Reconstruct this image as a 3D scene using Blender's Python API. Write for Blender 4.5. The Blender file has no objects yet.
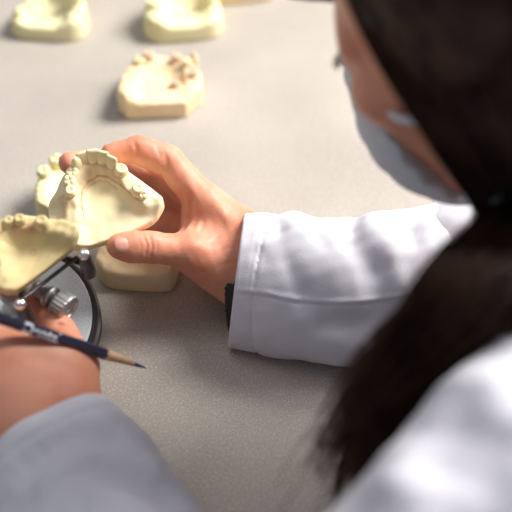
import bpy, math, random
import numpy as np
import openvdb as vdb

random.seed(7)
rng = np.random.default_rng(7)
V = lambda *a: np.array(a, dtype=np.float64)
nrm = lambda v: v / np.linalg.norm(v)
scene = bpy.context.scene
col = scene.collection

# ------------------------------------------------------------------ camera frame (millimetres, z up, table top at z = 750)
S2 = math.sqrt(.5)
CAM = V(0, -537.4, 1287.4)
CR, CU, CF = V(1, 0, 0), V(0, S2, S2), V(0, S2, -S2)
FPX = 1067.0
def P(px, py, d):
    """the place d mm deep in front of the camera, seen at px, py"""
    return CAM + d * (CF + (px - 256) / FPX * CR - (py - 256) / FPX * CU)
def cdir(r, u, a):
    return nrm(r * CR + u * CU + a * CF)
TZ = 750.0

# ------------------------------------------------------------------ distance-field modelling
def smin(a, b, k):
    if k <= 0: return np.minimum(a, b)
    h = np.maximum(k - np.abs(a - b), 0) / k
    return np.minimum(a, b) - h * h * k * .25
def smax(a, b, k): return -smin(-a, -b, k)

class Field:
    def __init__(s, lo, hi, h):
        s.lo = np.array(lo, float); s.h = h
        s.n = np.maximum(((np.array(hi, float) - s.lo) / h).astype(int) + 2, 4)
        s.D = np.full(s.n, 60.0, np.float32)
        s.ax = [(s.lo[i] + h * np.arange(s.n[i])).astype(np.float32) for i in range(3)]
    def box(s, lo, hi):
        i0 = np.clip(np.floor((np.array(lo) - s.lo) / s.h).astype(int), 0, s.n)
        i1 = np.clip(np.ceil((np.array(hi) - s.lo) / s.h).astype(int) + 1, 0, s.n)
        if np.any(i1 <= i0): return None, None
        sl = tuple(slice(a, b) for a, b in zip(i0, i1))
        g = (s.ax[0][sl[0]][:, None, None], s.ax[1][sl[1]][None, :, None], s.ax[2][sl[2]][None, None, :])
        return sl, g
    def put(s, lo, hi, fn, k=0, op='add'):
        m = max(k, 0) + 3 * s.h + 2
        sl, g = s.box(np.array(lo) - m, np.array(hi) + m)
        if sl is None: return
        d = fn(*g)
        if op == 'add': s.D[sl] = smin(s.D[sl], d, k)
        elif op == 'cut': s.D[sl] = smax(s.D[sl], -d, k)
        elif op == 'disp': s.D[sl] = s.D[sl] + d
    def cap(s, a, b, ra, rb=None, k=4, op='add', sq=None):
        """tapered capsule; sq = (direction, factor) flattens it along one direction"""
        rb = ra if rb is None else rb
        a = np.array(a, float); b = np.array(b, float); ba = b - a; L2 = max(float(ba @ ba), 1e-6)
        r = max(ra, rb)
        def fn(x, y, z):
            X, Y, Z = x - a[0], y - a[1], z - a[2]
            t = np.clip((X * ba[0] + Y * ba[1] + Z * ba[2]) / L2, 0, 1)
            X = X - t * ba[0]; Y = Y - t * ba[1]; Z = Z - t * ba[2]
            if sq is not None:
                n, f = sq
                w = X * n[0] + Y * n[1] + Z * n[2]
                q = w * (1 / f - 1)
                X, Y, Z = X + q * n[0], Y + q * n[1], Z + q * n[2]
                return ((np.sqrt(X * X + Y * Y + Z * Z) - (ra + t * (rb - ra))) * min(1, f + .15)).astype(np.float32)
            return (np.sqrt(X * X + Y * Y + Z * Z) - (ra + t * (rb - ra))).astype(np.float32)
        e = r * (max(1, sq[1]) if sq else 1)
        s.put(np.minimum(a, b) - e, np.maximum(a, b) + e, fn, k, op)
    def chain(s, pts, rad, k=4, op='add', sq=None):
        for i in range(len(pts) - 1): s.cap(pts[i], pts[i + 1], rad[i], rad[i + 1], k, op, sq)
    def ell(s, c, r, axes=None, k=4, op='add'):
        c = np.array(c, float); r = np.array(r, float)
        A = np.eye(3) if axes is None else np.array(axes)
        def fn(x, y, z):
            X, Y, Z = x - c[0], y - c[1], z - c[2]
            q0 = [(X * A[i][0] + Y * A[i][1] + Z * A[i][2]) / r[i] for i in range(3)]
            k0 = np.sqrt(q0[0] ** 2 + q0[1] ** 2 + q0[2] ** 2)
            k1 = np.sqrt((q0[0] / r[0]) ** 2 + (q0[1] / r[1]) ** 2 + (q0[2] / r[2]) ** 2) + 1e-6
            return (k0 * (k0 - 1) / k1).astype(np.float32)
        e = np.array([max(r)] * 3)
        s.put(c - e, c + e, fn, k, op)
    def half(s, p, n, k=0):
        """keep the side of the plane away from n"""
        p = np.array(p); n = nrm(np.array(n, float))
        x, y, z = s.ax[0][:, None, None], s.ax[1][None, :, None], s.ax[2][None, None, :]
        s.D = smax(s.D, ((x - p[0]) * n[0] + (y - p[1]) * n[1] + (z - p[2]) * n[2]).astype(np.float32), k)
    def line(s, pts, amp, sig):
        """amp > 0 presses a groove along a polyline, amp < 0 raises a ridge"""
        for a, b in zip(pts[:-1], pts[1:]):
            a = np.array(a, float); b = np.array(b, float); ba = b - a; L2 = float(ba @ ba)
            def fn(x, y, z):
                X, Y, Z = x - a[0], y - a[1], z - a[2]
                t = np.clip((X * ba[0] + Y * ba[1] + Z * ba[2]) / L2, 0, 1)
                d2 = (X - t * ba[0]) ** 2 + (Y - t * ba[1]) ** 2 + (Z - t * ba[2]) ** 2
                w = np.exp(-d2 / (sig * sig)) * amp
                w = w * np.sin(np.pi * np.clip(t * .9 + .05, 0, 1)) ** .5 if len(pts) == 2 else w
                return w.astype(np.float32)
            s.put(np.minimum(a, b) - 2.4 * sig, np.maximum(a, b) + 2.4 * sig, fn, 0, 'disp')
    def surf(s, px, py, d0=330, d1=800):
        """where the line of sight through px, py first meets the shape"""
        ds = np.arange(d0, d1, s.h * .4)
        dirv = CF + (px - 256) / FPX * CR - (py - 256) / FPX * CU
        pts = CAM + ds[:, None] * dirv
        ii = np.round((pts - s.lo) / s.h).astype(int)
        ok = np.all((ii >= 0) & (ii < s.n), axis=1)
        ii = np.clip(ii, 0, s.n - 1); v = np.where(ok, s.D[ii[:, 0], ii[:, 1], ii[:, 2]], 9)
        k = np.argmax(v < 0)
        return pts[k] if v[k] < 0 else None
    def draw(s, pxs, amp, sig, n=5):
        pts = spline([(*a, 0) for a in pxs], n * len(pxs)); q = [s.surf(a[0], a[1]) for a in pts]
        q = [a for a in q if a is not None]
        L = [np.linalg.norm(b - a) for a, b in zip(q[:-1], q[1:])]
        n_ = max(len(q), 1)
        tot = np.zeros(s.D.shape, np.float32); lo = np.min(q, 0) - 2.4 * sig; hi = np.max(q, 0) + 2.4 * sig
        sl, (x, y, z) = s.box(lo, hi); best = None
        for a, b in zip(q[:-1], q[1:]):
            ba = b - a; X, Y, Z = x - a[0], y - a[1], z - a[2]
            t = np.clip((X * ba[0] + Y * ba[1] + Z * ba[2]) / max(float(ba @ ba), 1e-6), 0, 1)
            d2 = (X - t * ba[0]) ** 2 + (Y - t * ba[1]) ** 2 + (Z - t * ba[2]) ** 2
            best = d2 if best is None else np.minimum(best, d2)
        e0 = (x - q[0][0]) ** 2 + (y - q[0][1]) ** 2 + (z - q[0][2]) ** 2; e1 = (x - q[-1][0]) ** 2 + (y - q[-1][1]) ** 2 + (z - q[-1][2]) ** 2
        fade = 1 - np.exp(-np.minimum(e0, e1) / (1.5 * sig + 1) ** 2) * .8
        s.D[sl] += (amp * np.exp(-best / sig ** 2) * fade).astype(np.float32)
    def noise(s, amp, scale, n=6, seed=1):
        r = np.random.default_rng(seed)
        x, y, z = s.ax[0][:, None, None], s.ax[1][None, :, None], s.ax[2][None, None, :]
        for i in range(n):
            k = nrm(r.normal(size=3)) / scale * r.uniform(.6, 1.8) * 6.28
            s.D += (amp / n * 1.6 * np.sin(k[0] * x + k[1] * y + k[2] * z + r.uniform(0, 6.28))).astype(np.float32)
    def mesh(s):
        D = np.clip(s.D, -4 * s.h, 4 * s.h).astype(np.float32)
        D[0], D[-1], D[:, 0], D[:, -1], D[:, :, 0], D[:, :, -1] = [4 * s.h] * 6
        g = vdb.FloatGrid(4 * s.h); g.copyFromArray(np.ascontiguousarray(D))
        p, q = g.convertToQuads(0.0)
        p = np.asarray(p, float) * s.h + s.lo
        q = np.asarray(q, np.int64)
        v0, v1, v2 = p[q[:, 0]], p[q[:, 1]], p[q[:, 2]]
        c = (v0 + v2) / 2; n = np.cross(v1 - v0, v2 - v0)
        if float(np.sum(n * c)) < 0: q = q[:, ::-1]
        return p, q

def join(parts):
    vs, fs, o = [], [], 0
    for p, q in parts:
        vs.append(p); fs.append((q + o)); o += len(p)
    return np.vstack(vs), fs

def link_mesh(name, p, faces, material, parent=None, smooth=True, origin=None, attr=None):
    """p in mm world (or local to parent when origin is given as zeros); faces = list of index arrays"""
    me = bpy.data.meshes.new(name)
    if isinstance(faces, np.ndarray): faces = [faces]
    loops = np.concatenate([f.reshape(-1) for f in faces]).astype(np.int32)
    sizes = np.concatenate([np.full(len(f), f.shape[1]) for f in faces])
    starts = np.concatenate([[0], np.cumsum(sizes)[:-1]]).astype(np.int32)
    org = np.zeros(3) if origin is None else np.array(origin, float)
    co = ((p - org) * .001).astype(np.float32)
    me.vertices.add(len(co)); me.vertices.foreach_set('co', co.ravel())
    me.loops.add(len(loops)); me.loops.foreach_set('vertex_index', loops)
    me.polygons.add(len(starts)); me.polygons.foreach_set('loop_start', starts)
    me.update(calc_edges=True); me.validate()
    me.polygons.foreach_set('use_smooth', [smooth] * len(me.polygons))
    if attr is not None:
        for an, av in attr.items():
            a = me.attributes.new(an, 'FLOAT', 'POINT'); a.data.foreach_set('value', av.astype(np.float32))
    me.materials.append(material)
    o = bpy.data.objects.new(name, me); col.objects.link(o)
    if parent is not None: o.parent = parent
    return o

def empty(name, loc_mm, label=None, cat=None, group=None, axes=None):
    o = bpy.data.objects.new(name, None); col.objects.link(o); o.empty_display_size = .02
    from mathutils import Matrix
    M = Matrix.Identity(4)
    if axes is not None:
        for j in range(3):
            for i in range(3): M[i][j] = float(axes[j][i])
    for i in range(3): M[i][3] = float(loc_mm[i]) * .001
    o.matrix_world = M
    tag(o, label, cat, group); return o
def tag(o, label=None, cat=None, group=None, kind=None):
    if label: o['label'] = label
    if cat: o['category'] = cat
    if group: o['group'] = group
    if kind: o['kind'] = kind
    return o

def loft(rings, n=20, e=2.6, cusps=0, cusp_h=0):
    """rings = (z, half width, half depth, shift x, shift y); closed at both ends"""
    p = []
    th = np.arange(n) / n * 2 * np.pi
    for i, r in enumerate(rings):
        z, a, b = r[:3]; ox, oy = (r[3], r[4]) if len(r) > 3 else (0, 0)
        c, s_ = np.cos(th), np.sin(th)
        rr = (np.abs(c) ** e + np.abs(s_) ** e) ** (-1 / e)
        zz = np.full(n, float(z))
        if cusps and i >= len(rings) - 3: zz = zz + cusp_h * (.5 + .5 * np.cos(cusps * th + .7)) * (1 if i == len(rings) - 2 else .5)
        p.append(np.stack([ox + a * rr * c, oy + b * rr * s_, zz], 1))
    m = len(rings)
    p = np.vstack(p + [[[*(rings[0][3:5] if len(rings[0]) > 3 else (0, 0)), rings[0][0]]], [[*(rings[-1][3:5] if len(rings[-1]) > 3 else (0, 0)), rings[-1][0]]]])
    q = []
    for i in range(m - 1):
        for j in range(n): q.append((i * n + j, i * n + (j + 1) % n, (i + 1) * n + (j + 1) % n, (i + 1) * n + j))
    t = [(m * n, (j + 1) % n, j) for j in range(n)] + [(m * n + 1, (m - 1) * n + j, (m - 1) * n + (j + 1) % n) for j in range(n)]
    return p, [np.array(q), np.array(t)]

def tube(pts, rad, n=8):
    pts = np.array(pts, float); m = len(pts)
    rad = np.full(m, rad) if np.isscalar(rad) else np.array(rad, float)
    T = np.gradient(pts, axis=0); T /= np.linalg.norm(T, axis=1)[:, None] + 1e-9
    ref = V(0, 0, 1) if abs(T[0][2]) < .9 else V(1, 0, 0)
    N = np.cross(T, ref); N /= np.linalg.norm(N, axis=1)[:, None] + 1e-9
    B = np.cross(T, N)
    th = np.arange(n) / n * 2 * np.pi
    p = (pts[:, None] + rad[:, None, None] * (N[:, None] * np.cos(th)[None, :, None] + B[:, None] * np.sin(th)[None, :, None])).reshape(-1, 3)
    i, j = np.meshgrid(np.arange(m - 1), np.arange(n), indexing='ij'); i = i.ravel(); j = j.ravel()
    q = np.stack([i * n + j, i * n + (j + 1) % n, (i + 1) * n + (j + 1) % n, (i + 1) * n + j], 1)
    caps = np.array([list(range(n)), list(range((m - 1) * n, m * n))[::-1]])
    return p, [q, caps]
def merge(parts):
    vs, fs, o = [], [], 0
    for p, f in parts:
        f = [f] if isinstance(f, np.ndarray) else f
        vs.append(p); fs += [g + o for g in f]; o += len(p)
    return np.vstack(vs), fs
def spline(pts, n):
    pts = np.array(pts, float); m = len(pts)
    e = np.vstack([2 * pts[0] - pts[1], pts, 2 * pts[-1] - pts[-2]])
    t = np.linspace(0, m - 1 - 1e-6, n); i = t.astype(int); f = (t - i)[:, None]
    a, b, c, d = e[i], e[i + 1], e[i + 2], e[i + 3]
    return .5 * (2 * b + (c - a) * f + (2 * a - 5 * b + 4 * c - d) * f ** 2 + (3 * b - a - 3 * c + d) * f ** 3)

# ------------------------------------------------------------------ materials
def mat(name, c1, c2=None, rough=.5, nscale=8, sss=0, ssr=(1, .3, .15), sss_scale=.004, metal=0, bump=0, bscale=200, spec=.5, coat=0, sheen=0, lo=.35, hi=.65):
    m = bpy.data.materials.new(name); m.use_nodes = True
    nt = m.node_tree; b = nt.nodes['Principled BSDF']
    b.inputs['Roughness'].default_value = rough; b.inputs['Metallic'].default_value = metal
    b.inputs['Specular IOR Level'].default_value = spec
    b.inputs['Coat Weight'].default_value = coat
    b.inputs['Sheen Weight'].default_value = sheen
    if sss:
        b.inputs['Subsurface Weight'].default_value = sss; b.inputs['Subsurface Radius'].default_value = ssr
        b.inputs['Subsurface Scale'].default_value = sss_scale
    tc = nt.nodes.new('ShaderNodeTexCoord')
    out = None
    if c2 is not None:
        n = nt.nodes.new('ShaderNodeTexNoise'); n.inputs['Scale'].default_value = nscale; n.inputs['Detail'].default_value = 5
        nt.links.new(tc.outputs['Object'], n.inputs['Vector'])
        r = nt.nodes.new('ShaderNodeValToRGB'); r.color_ramp.elements[0].position = lo; r.color_ramp.elements[1].position = hi
        r.color_ramp.elements[0].color = (*c1, 1); r.color_ramp.elements[1].color = (*c2, 1)
        nt.links.new(n.outputs['Fac'], r.inputs['Fac']); nt.links.new(r.outputs['Color'], b.inputs['Base Color']); out = r.outputs['Color']
    else: b.inputs['Base Color'].default_value = (*c1, 1)
    if bump:
        n2 = nt.nodes.new('ShaderNodeTexNoise'); n2.inputs['Scale'].default_value = bscale; n2.inputs['Detail'].default_value = 4
        nt.links.new(tc.outputs['Object'], n2.inputs['Vector'])
        bp = nt.nodes.new('ShaderNodeBump'); bp.inputs['Strength'].default_value = bump; bp.inputs['Distance'].default_value = .001
        nt.links.new(n2.outputs['Fac'], bp.inputs['Height']); nt.links.new(bp.outputs['Normal'], b.inputs['Normal'])
    m['col'] = 1
    return m, nt, b, out
# ----
def mark_mix(tup, colr):
    """pencil marks drawn on the plaster, carried by the mesh attribute 'mark'"""
    m, nt, b, out = tup
    a = nt.nodes.new('ShaderNodeAttribute'); a.attribute_name = 'mark'
    mx = nt.nodes.new('ShaderNodeMix'); mx.data_type = 'RGBA'
    nt.links.new(a.outputs['Fac'], mx.inputs['Factor']); nt.links.new(out, mx.inputs['A'])
    mx.inputs['B'].default_value = (*colr, 1); nt.links.new(mx.outputs['Result'], b.inputs['Base Color'])
    return m

M_skin = mat('skin', (.66, .265, .16), (.74, .35, .235), rough=.48, nscale=38, sss=.5, ssr=(1, .28, .14), sss_scale=.006, bump=.2, bscale=600, spec=.32)[0]
M_nail = mat('nail', (.68, .33, .24), (.74, .41, .32), rough=.36, nscale=60, sss=.2, sss_scale=.002)[0]
M_plaster = mark_mix(mat('cream_plaster', (.88, .75, .45), (.93, .81, .53), rough=.62, nscale=30, sss=.08, ssr=(1, .8, .5), sss_scale=.002, bump=.12, bscale=500, spec=.3), (.50, .17, .10))
M_olive = mark_mix(mat('yellow_stone', (.66, .53, .26), (.73, .60, .32), rough=.6, nscale=30, bump=.12, bscale=500, spec=.3), (.50, .13, .07))
M_buff = mark_mix(mat('buff_plaster', (.82, .63, .38), (.88, .71, .46), rough=.65, nscale=25, bump=.12, bscale=400, spec=.3), (.42, .22, .14))
M_pale = mark_mix(mat('pale_yellow_plaster', (.78, .71, .40), (.84, .78, .48), rough=.65, nscale=25, bump=.12, bscale=400, spec=.3), (.42, .25, .14))
M_pink = mat('pinkish_plaster', (.62, .42, .28), (.74, .55, .38), rough=.6, nscale=80)[0]
M_coat = mat('white_cotton', (.69, .675, .745), (.73, .715, .78), rough=.88, nscale=40, bump=.35, bscale=1500, spec=.2, sheen=.15)[0]
M_thread = mat('white_thread', (.86, .87, .92), rough=.8)[0]
M_hair = mat('dark_brown_hair', (.018, .008, .005), (.07, .030, .016), rough=.5, nscale=60, spec=.2)[0]
M_mask = mat('pale_mask_fabric', (.66, .70, .76), (.72, .76, .80), rough=.85, nscale=50, bump=.2, bscale=900, spec=.2)[0]
M_black = mat('black_band', (.012, .012, .014), rough=.5)[0]
M_navy = mat('navy_lacquer', (.010, .014, .04), (.014, .019, .05), rough=.3, nscale=30, coat=.3)[0]
M_wood = mat('pencil_wood', (.56, .33, .19), (.68, .44, .27), rough=.6, nscale=300)[0]
M_lead = mat('blue_lead', (.02, .03, .10), rough=.45)[0]
M_white = mat('white_print', (.82, .84, .90), rough=.5)[0]
M_steel = mat('brushed_steel', (.42, .42, .42), (.52, .52, .51), rough=.45, nscale=90, metal=1)[0]
M_dsteel = mat('dark_steel', (.07, .065, .065), (.11, .10, .10), rough=.42, nscale=60, metal=.8)[0]
M_chrome = mat('bright_chrome', (.9, .9, .9), rough=.18, metal=1)[0]
M_disc = mat('satin_aluminium', (.50, .56, .60), (.66, .72, .75), rough=.6, nscale=900, metal=.1, bump=.15, bscale=1500)[0]
M_rubber = mat('black_rubber', (.012, .012, .013), rough=.55)[0]
M_eye = mat('eye_white', (.7, .68, .65), rough=.2)[0]
M_iris = mat('brown_iris', (.07, .035, .015), rough=.2)[0]
M_trouser = mat('dark_trousers', (.03, .035, .05), (.04, .045, .06), rough=.9, nscale=60)[0]
M_stool = mat('black_vinyl', (.02, .02, .022), rough=.45)[0]

def table_mat():
    m, nt, b, out = mat('speckled_grey_laminate', (.40, .362, .318), (.485, .44, .388), rough=.48, nscale=9, spec=.4)
    tc = nt.nodes.new('ShaderNodeTexCoord')
    mx = None; prev = out
    for sc, c, lo, hi, f in ((1100, (.20, .18, .155), .53, .60, .55), (700, (.70, .67, .62), .58, .64, .5), (2200, (.30, .27, .24), .50, .62, .45)):
        n = nt.nodes.new('ShaderNodeTexNoise'); n.inputs['Scale'].default_value = sc; n.inputs['Detail'].default_value = 2
        nt.links.new(tc.outputs['Object'], n.inputs['Vector'])
        r = nt.nodes.new('ShaderNodeMapRange'); r.inputs['From Min'].default_value = lo; r.inputs['From Max'].default_value = hi; r.inputs['To Max'].default_value = f
        nt.links.new(n.outputs['Fac'], r.inputs['Value'])
        x = nt.nodes.new('ShaderNodeMix'); x.data_type = 'RGBA'
        nt.links.new(r.outputs['Result'], x.inputs['Factor']); nt.links.new(prev, x.inputs['A']); x.inputs['B'].default_value = (*c, 1)
        prev = x.outputs['Result']
    nt.links.new(prev, b.inputs['Base Color'])
    return m
M_table = table_mat()
M_leg = mat('grey_metal_leg', (.3, .3, .31), rough=.4, metal=.8)[0]
M_floor = mat('grey_vinyl_floor', (.22, .21, .20), (.27, .26, .25), rough=.6, nscale=12)[0]

# ------------------------------------------------------------------ table and floor
def box_mesh(c, hx, hy, hz, bev=1.5):
    rings = [(-hz, hx - bev, hy - bev), (-hz + bev, hx, hy), (hz - bev, hx, hy), (hz, hx - bev, hy - bev)]
    p = []
    for z, a, b in rings: p += [(-a, -b, z), (a, -b, z), (a, b, z), (-a, b, z)]
    q = [(0, 3, 2, 1), (12, 13, 14, 15)]
    for i in range(3):
        for j in range(4): q.append((i * 4 + j, i * 4 + (j + 1) % 4, i * 4 + 4 + (j + 1) % 4, i * 4 + 4 + j))
    return np.array(p, float) + np.array(c, float), np.array(q)
E1, E2 = nrm(V(.5, .85, 0)), nrm(V(-.85, .5, 0))
tc0 = V(175, -180, 0) + E1 * 250 + E2 * 450
table = empty('work_table', V(tc0[0], tc0[1], 0), 'speckled grey laminate table that carries the plaster casts', 'table', axes=[E1, E2, V(0, 0, 1)])
p, q = box_mesh((0, 0, TZ - 15), 900, 450, 15); link_mesh('table_top', p, q, M_table, table, smooth=False)
for sx in (-1, 1):
    for sy in (-1, 1):
        p, q = box_mesh((sx * 850, sy * 405, (TZ - 30) / 2), 25, 25, (TZ - 30) / 2); link_mesh('leg', p, q, M_leg, table, smooth=False)
p, q = box_mesh((0, 0, -10), 2500, 2500, 10); tag(link_mesh('floor', p, q, M_floor, smooth=False), kind='structure')

# ------------------------------------------------------------------ dental casts
def seg2(x, y, a, b):
    dx, dy = b[0] - a[0], b[1] - a[1]; L = dx * dx + dy * dy + 1e-9
    t = np.clip(((x - a[0]) * dx + (y - a[1]) * dy) / L, 0, 1)
    return np.hypot(x - a[0] - t * dx, y - a[1] - t * dy), t
def poly_sdf(x, y, pts):
    d = np.full(np.broadcast(x, y).shape, 1e9); s = np.ones_like(d)
    n = len(pts)
    for i in range(n):
        a, b = pts[i], pts[(i + 1) % n]
        d = np.minimum(d, seg2(x, y, a, b)[0])
        c1 = (y >= a[1]); c2 = (y < b[1]); c3 = ((b[0] - a[0]) * (y - a[1]) > (b[1] - a[1]) * (x - a[0]))
        s = np.where((c1 & c2 & c3) | (~c1 & ~c2 & ~c3), -s, s)
    return d * s
def smooth_poly(pts, n=4, soft=None):
    """cuts the corners of an outline except the ones kept sharp"""
    out = []
    m = len(pts)
    for i in range(m):
        a, b, c = map(np.array, (pts[i - 1], pts[i], pts[(i + 1) % m]))
        if soft is not None and i not in soft: out.append(tuple(b)); continue
        p0 = b + (a - b) * .33; p2 = b + (c - b) * .33
        for t in np.linspace(0, 1, n): out.append(tuple((1 - t) ** 2 * p0 + 2 * t * (1 - t) * b + t * t * p2))
    return out
def ridge_height(x, y, arch, base, sig):
    best = np.full(np.broadcast(x, y).shape, 1e9); amp = np.zeros_like(best)
    for a, b in zip(arch[:-1], arch[1:]):
        d, t = seg2(x, y, a, b)
        m = d < best
        best = np.where(m, d, best); amp = np.where(m, a[2] + t * (b[2] - a[2]), amp)
    return base + amp * np.exp(-np.maximum(best - sig * .3, 0) ** 2 / (sig * sig)), best
TEETH = {
    'incisor': loft([(-4, 3.0, 2.9), (0, 3.1, 2.9), (3, 3.5, 2.5, 0, .2), (6, 3.8, 1.7, 0, .7), (8.2, 3.6, 1.1, 0, 1.1), (8.9, 2.8, .6, 0, 1.2)], 18, 2.6),
    'canine': loft([(-4, 3.0, 3.0), (0, 3.2, 3.2), (3, 3.6, 2.9), (6, 3.2, 2.2, 0, .4), (8.5, 1.9, 1.3, 0, .8), (9.6, .7, .6, 0, .9)], 18, 2.2),
    'molar': loft([(-4, 4.4, 4.2), (0, 4.5, 4.4), (2.6, 5.2, 5.0), (4.6, 5.0, 4.8), (5.6, 4.1, 3.9), (5.1, 2.4, 2.2), (4.4, .6, .6)], 24, 2.8, 4, 1.5),
    'stump': loft([(-4, 4.0, 3.8), (0, 4.0, 3.8), (2.2, 3.8, 3.6), (4.6, 3.3, 3.1), (5.4, 2.7, 2.5), (5.3, 1.7, 1.6), (4.7, .8, .7)], 20, 2.2),
}
TOOTH_MESH = {}
def make_cast(name, label, cat, org, axes, outline, arch, teeth, material, big=1.0, base=8, sig=6, h=.8, marks=(), soft=None, taper=.06,
              bumps=.5, group=None, seed=3, hollows=(), tooth_mat=None, rnd=1.5):
    root = empty(name, org, label, cat, group, axes); root.scale = (big, big, big)
    ol = smooth_poly(outline, soft=soft)
    xs = [a[0] for a in ol]; ys = [a[1] for a in ol]
    top = base + max(a[2] for a in arch) + 3
    f = Field((min(xs) - 3, min(ys) - 3, -2), (max(xs) + 3, max(ys) + 3, top + 3), h)
    x, y = f.ax[0][:, None], f.ax[1][None, :]
    d2 = poly_sdf(x, y, ol) + 1.0 + (max(-taper, 0) * (base + 2) if taper < -.1 else 0)
    H, dist = ridge_height(x, y, arch, base, sig)
    r = np.random.default_rng(seed)
    nz = np.zeros_like(H)
    for i in range(9):
        k = r.normal(size=2) * .38 * r.uniform(.5, 1.8)
        nz += np.sin(k[0] * x + k[1] * y + r.uniform(0, 6.28))
    H = H + bumps * .28 * nz * np.exp(-(dist / (sig * 1.7)) ** 2) + .05 * nz
    for hx, hy, hr, hd in hollows: H = H - hd * np.exp(-((x - hx) ** 2 + (y - hy) ** 2) / hr ** 2)
    z = f.ax[2][None, None, :]
    D = smax((d2[:, :, None] + taper * z), (z - H[:, :, None]) * .72, rnd)
    D = smax(D, -z + 0 * D, 1.2)
    f.D = D.astype(np.float32)
    p, q = f.mesh()
    mk = np.zeros(len(p))
    for line, w, st in marks:
        for a, b in zip(line[:-1], line[1:]):
            d, t = seg2(p[:, 0], p[:, 1], a, b)
            br = .75 + .25 * np.sin(p[:, 0] * .9 + p[:, 1] * .5) * np.sin(p[:, 1] * .7 - p[:, 0] * .3)
            mk = np.maximum(mk, st * br * np.exp(-(d / w) ** 2))
    link_mesh('cast_base', p, q, material, root, attr={'mark': np.clip(mk, 0, 1)})
    for (kind, u, v, ang, sc, *rest) in teeth:
        Hz = float(ridge_height(np.array([[u]]), np.array([[v]]), arch, base, sig)[0][0, 0])
        key = (kind, material.name if not rest else rest[0].name)
        if key not in TOOTH_MESH:
            pp, ff = TEETH[kind]
            o = link_mesh('tooth', pp, ff, rest[0] if rest else material, root, attr={'mark': np.zeros(len(pp))}); TOOTH_MESH[key] = o.data
        else:
            o = bpy.data.objects.new('tooth', TOOTH_MESH[key]); col.objects.link(o); o.parent = root
        o.location = (u * .001, v * .001, (Hz - .6) * .001); o.rotation_euler = (random.uniform(-.06, .06), random.uniform(-.08, .08), math.radians(ang)); o.scale = (sc, sc, sc * random.uniform(.9, 1.05))
    return root

def axes_from(nc, vc):
    N = nrm(nc); v = vc - N * (vc @ N); v = nrm(v); u = np.cross(v, N)
    return [u, v, N]

# the cast held up in the fingers
HD = 688.0
ax_h = axes_from(cdir(.06, .34, -.94), cdir(-.29, .957, .3))
k = 1.04
oh = [(36, -7.5), (24, -19.5 * k), (-23, -25 * k), (-37, -16), (-38.5, -2), (-36.5, 11), (-30, 18), (-22.5, 26.5), (-9, 34.5), (7, 32), (17.5, 19), (30, 4.5)]
ah = [(31, -8, 6), (26, -1, 6.2), (21.3, 5, 7), (17, 12, 7), (13.3, 20, 8), (8.5, 25, 9), (2, 30, 9.5), (-4, 31.5, 9.5), (-10, 30.5, 9.5), (-16, 27, 9), (-20.5, 22, 8.5), (-22, 14, 8), (-23.5, 4, 6), (-26, -8, 5.2), (-28, -18, 5)]
th = [('incisor', -8.0, 32.4, 8, 1.0), ('incisor', -1.8, 32.0, -8, 1.08), ('incisor', 4.4, 29.8, -26, 1.08), ('incisor', 9.6, 25.6, -42, 1.05), ('stump', 14.4, 20.2, -50, 1.1),
      ('stump', 21.8, 5.2, -58, 1.08), ('molar', 24.2, 1.6, -58, .62), ('canine', -13.4, 29.8, 24, .98), ('molar', -17.4, 25.8, 40, .72), ('molar', -20.6, 20.8, 60, .74), ('stump', -21.8, 14.2, 80, .98)]
ah = [((u * .9 - .5) if v > -5 else u * .97, v - 4 if v > -5 else v, a) for u, v, a in ah]
th = [(t[0], t[1] * .9 - .5, t[2] - 4, *t[3:]) for t in th]
mh = [([(-16, -5), (-15.5, 4), (-13, 12), (-8, 17.5), (-2, 19), (4, 16), (9, 10), (14, 2), (18, -4)], .7, .8),
      ([(-13.5, 9.5), (-8.5, 15), (-2, 16.5), (3, 14), (8, 7)], .6, .5), ([(-27, 10), (-26.5, 2), (-27, -6)], 2.0, .5), ([(18, -4), (21, -5.5), (23.5, -4)], .6, .6), ([(-17, 8), (-13, 17), (-6, 21.5), (2, 20.5), (8, 14.5), (13, 7), (17, 0)], 2.8, .36), ([(-22, 8), (-21, -2), (-22, -12)], 2.0, .3),
      ([(20, -7), (21.5, -8.2), (23, -8)], .4, .5), ([(21, -9.5), (22.6, -10.3)], .4, .45),
      ([(-25, 10), (-24, 2), (-21, -6), (-20, -14)], .9, .4)]
held = make_cast('dental_cast', 'cream plaster dental cast held up between the thumb and fingers', 'dental cast', P(109, 209, HD), ax_h, oh, ah, th, M_plaster, big=1.045,
                 base=7.0, sig=5.6, h=.5, marks=mh, soft={2, 3, 4, 5, 6, 7, 8, 9, 10, 11, 0, 1}, seed=11, hollows=[(-33, 6, 5, 3.0), (-29, 19, 4.5, 2.6)], bumps=.45)

# the cast clamped on the holder
ax_l = axes_from(cdir(.03, .45, -.89), cdir(-.74, .64, .45))
ol_ = [(22, 1), (-22, 1), (-29, 6), (-31, 16), (-27, 28), (-16, 40), (-2, 45), (9, 40), (20, 28), (28, 18), (31, 9), (28, 3)]
al_ = [(26, 9, 8), (24, 14, 8), (17, 21.5, 8.5), (11, 29, 9), (6, 34, 9.5), (-2, 38, 9), (-10, 35, 8), (-19, 26, 8), (-24, 15, 8), (-24, 8, 8)]
tl_ = [('stump', 16.0, 23.0, -55, 1.12), ('stump', 7.6, 33.0, -35, .95), ('stump', 2.2, 36.6, -20, .9), ('incisor', -6, 37, 15, .9), ('molar', -14, 31, 50, .9), ('molar', -20, 23, 60, 1.0)]
ml_ = [([(12, 23), (7, 28), (2, 31)], 2.6, .6), ([(10, 28), (6, 31)], 1.2, .7), ([(2.5, 15), (4.5, 17.2), (2.0, 19), (.2, 17), (2.5, 15)], .45, .55), ([(19, 16), (17.5, 19)], .5, .4)]
HOLD = P(50, 280, 632)
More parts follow.
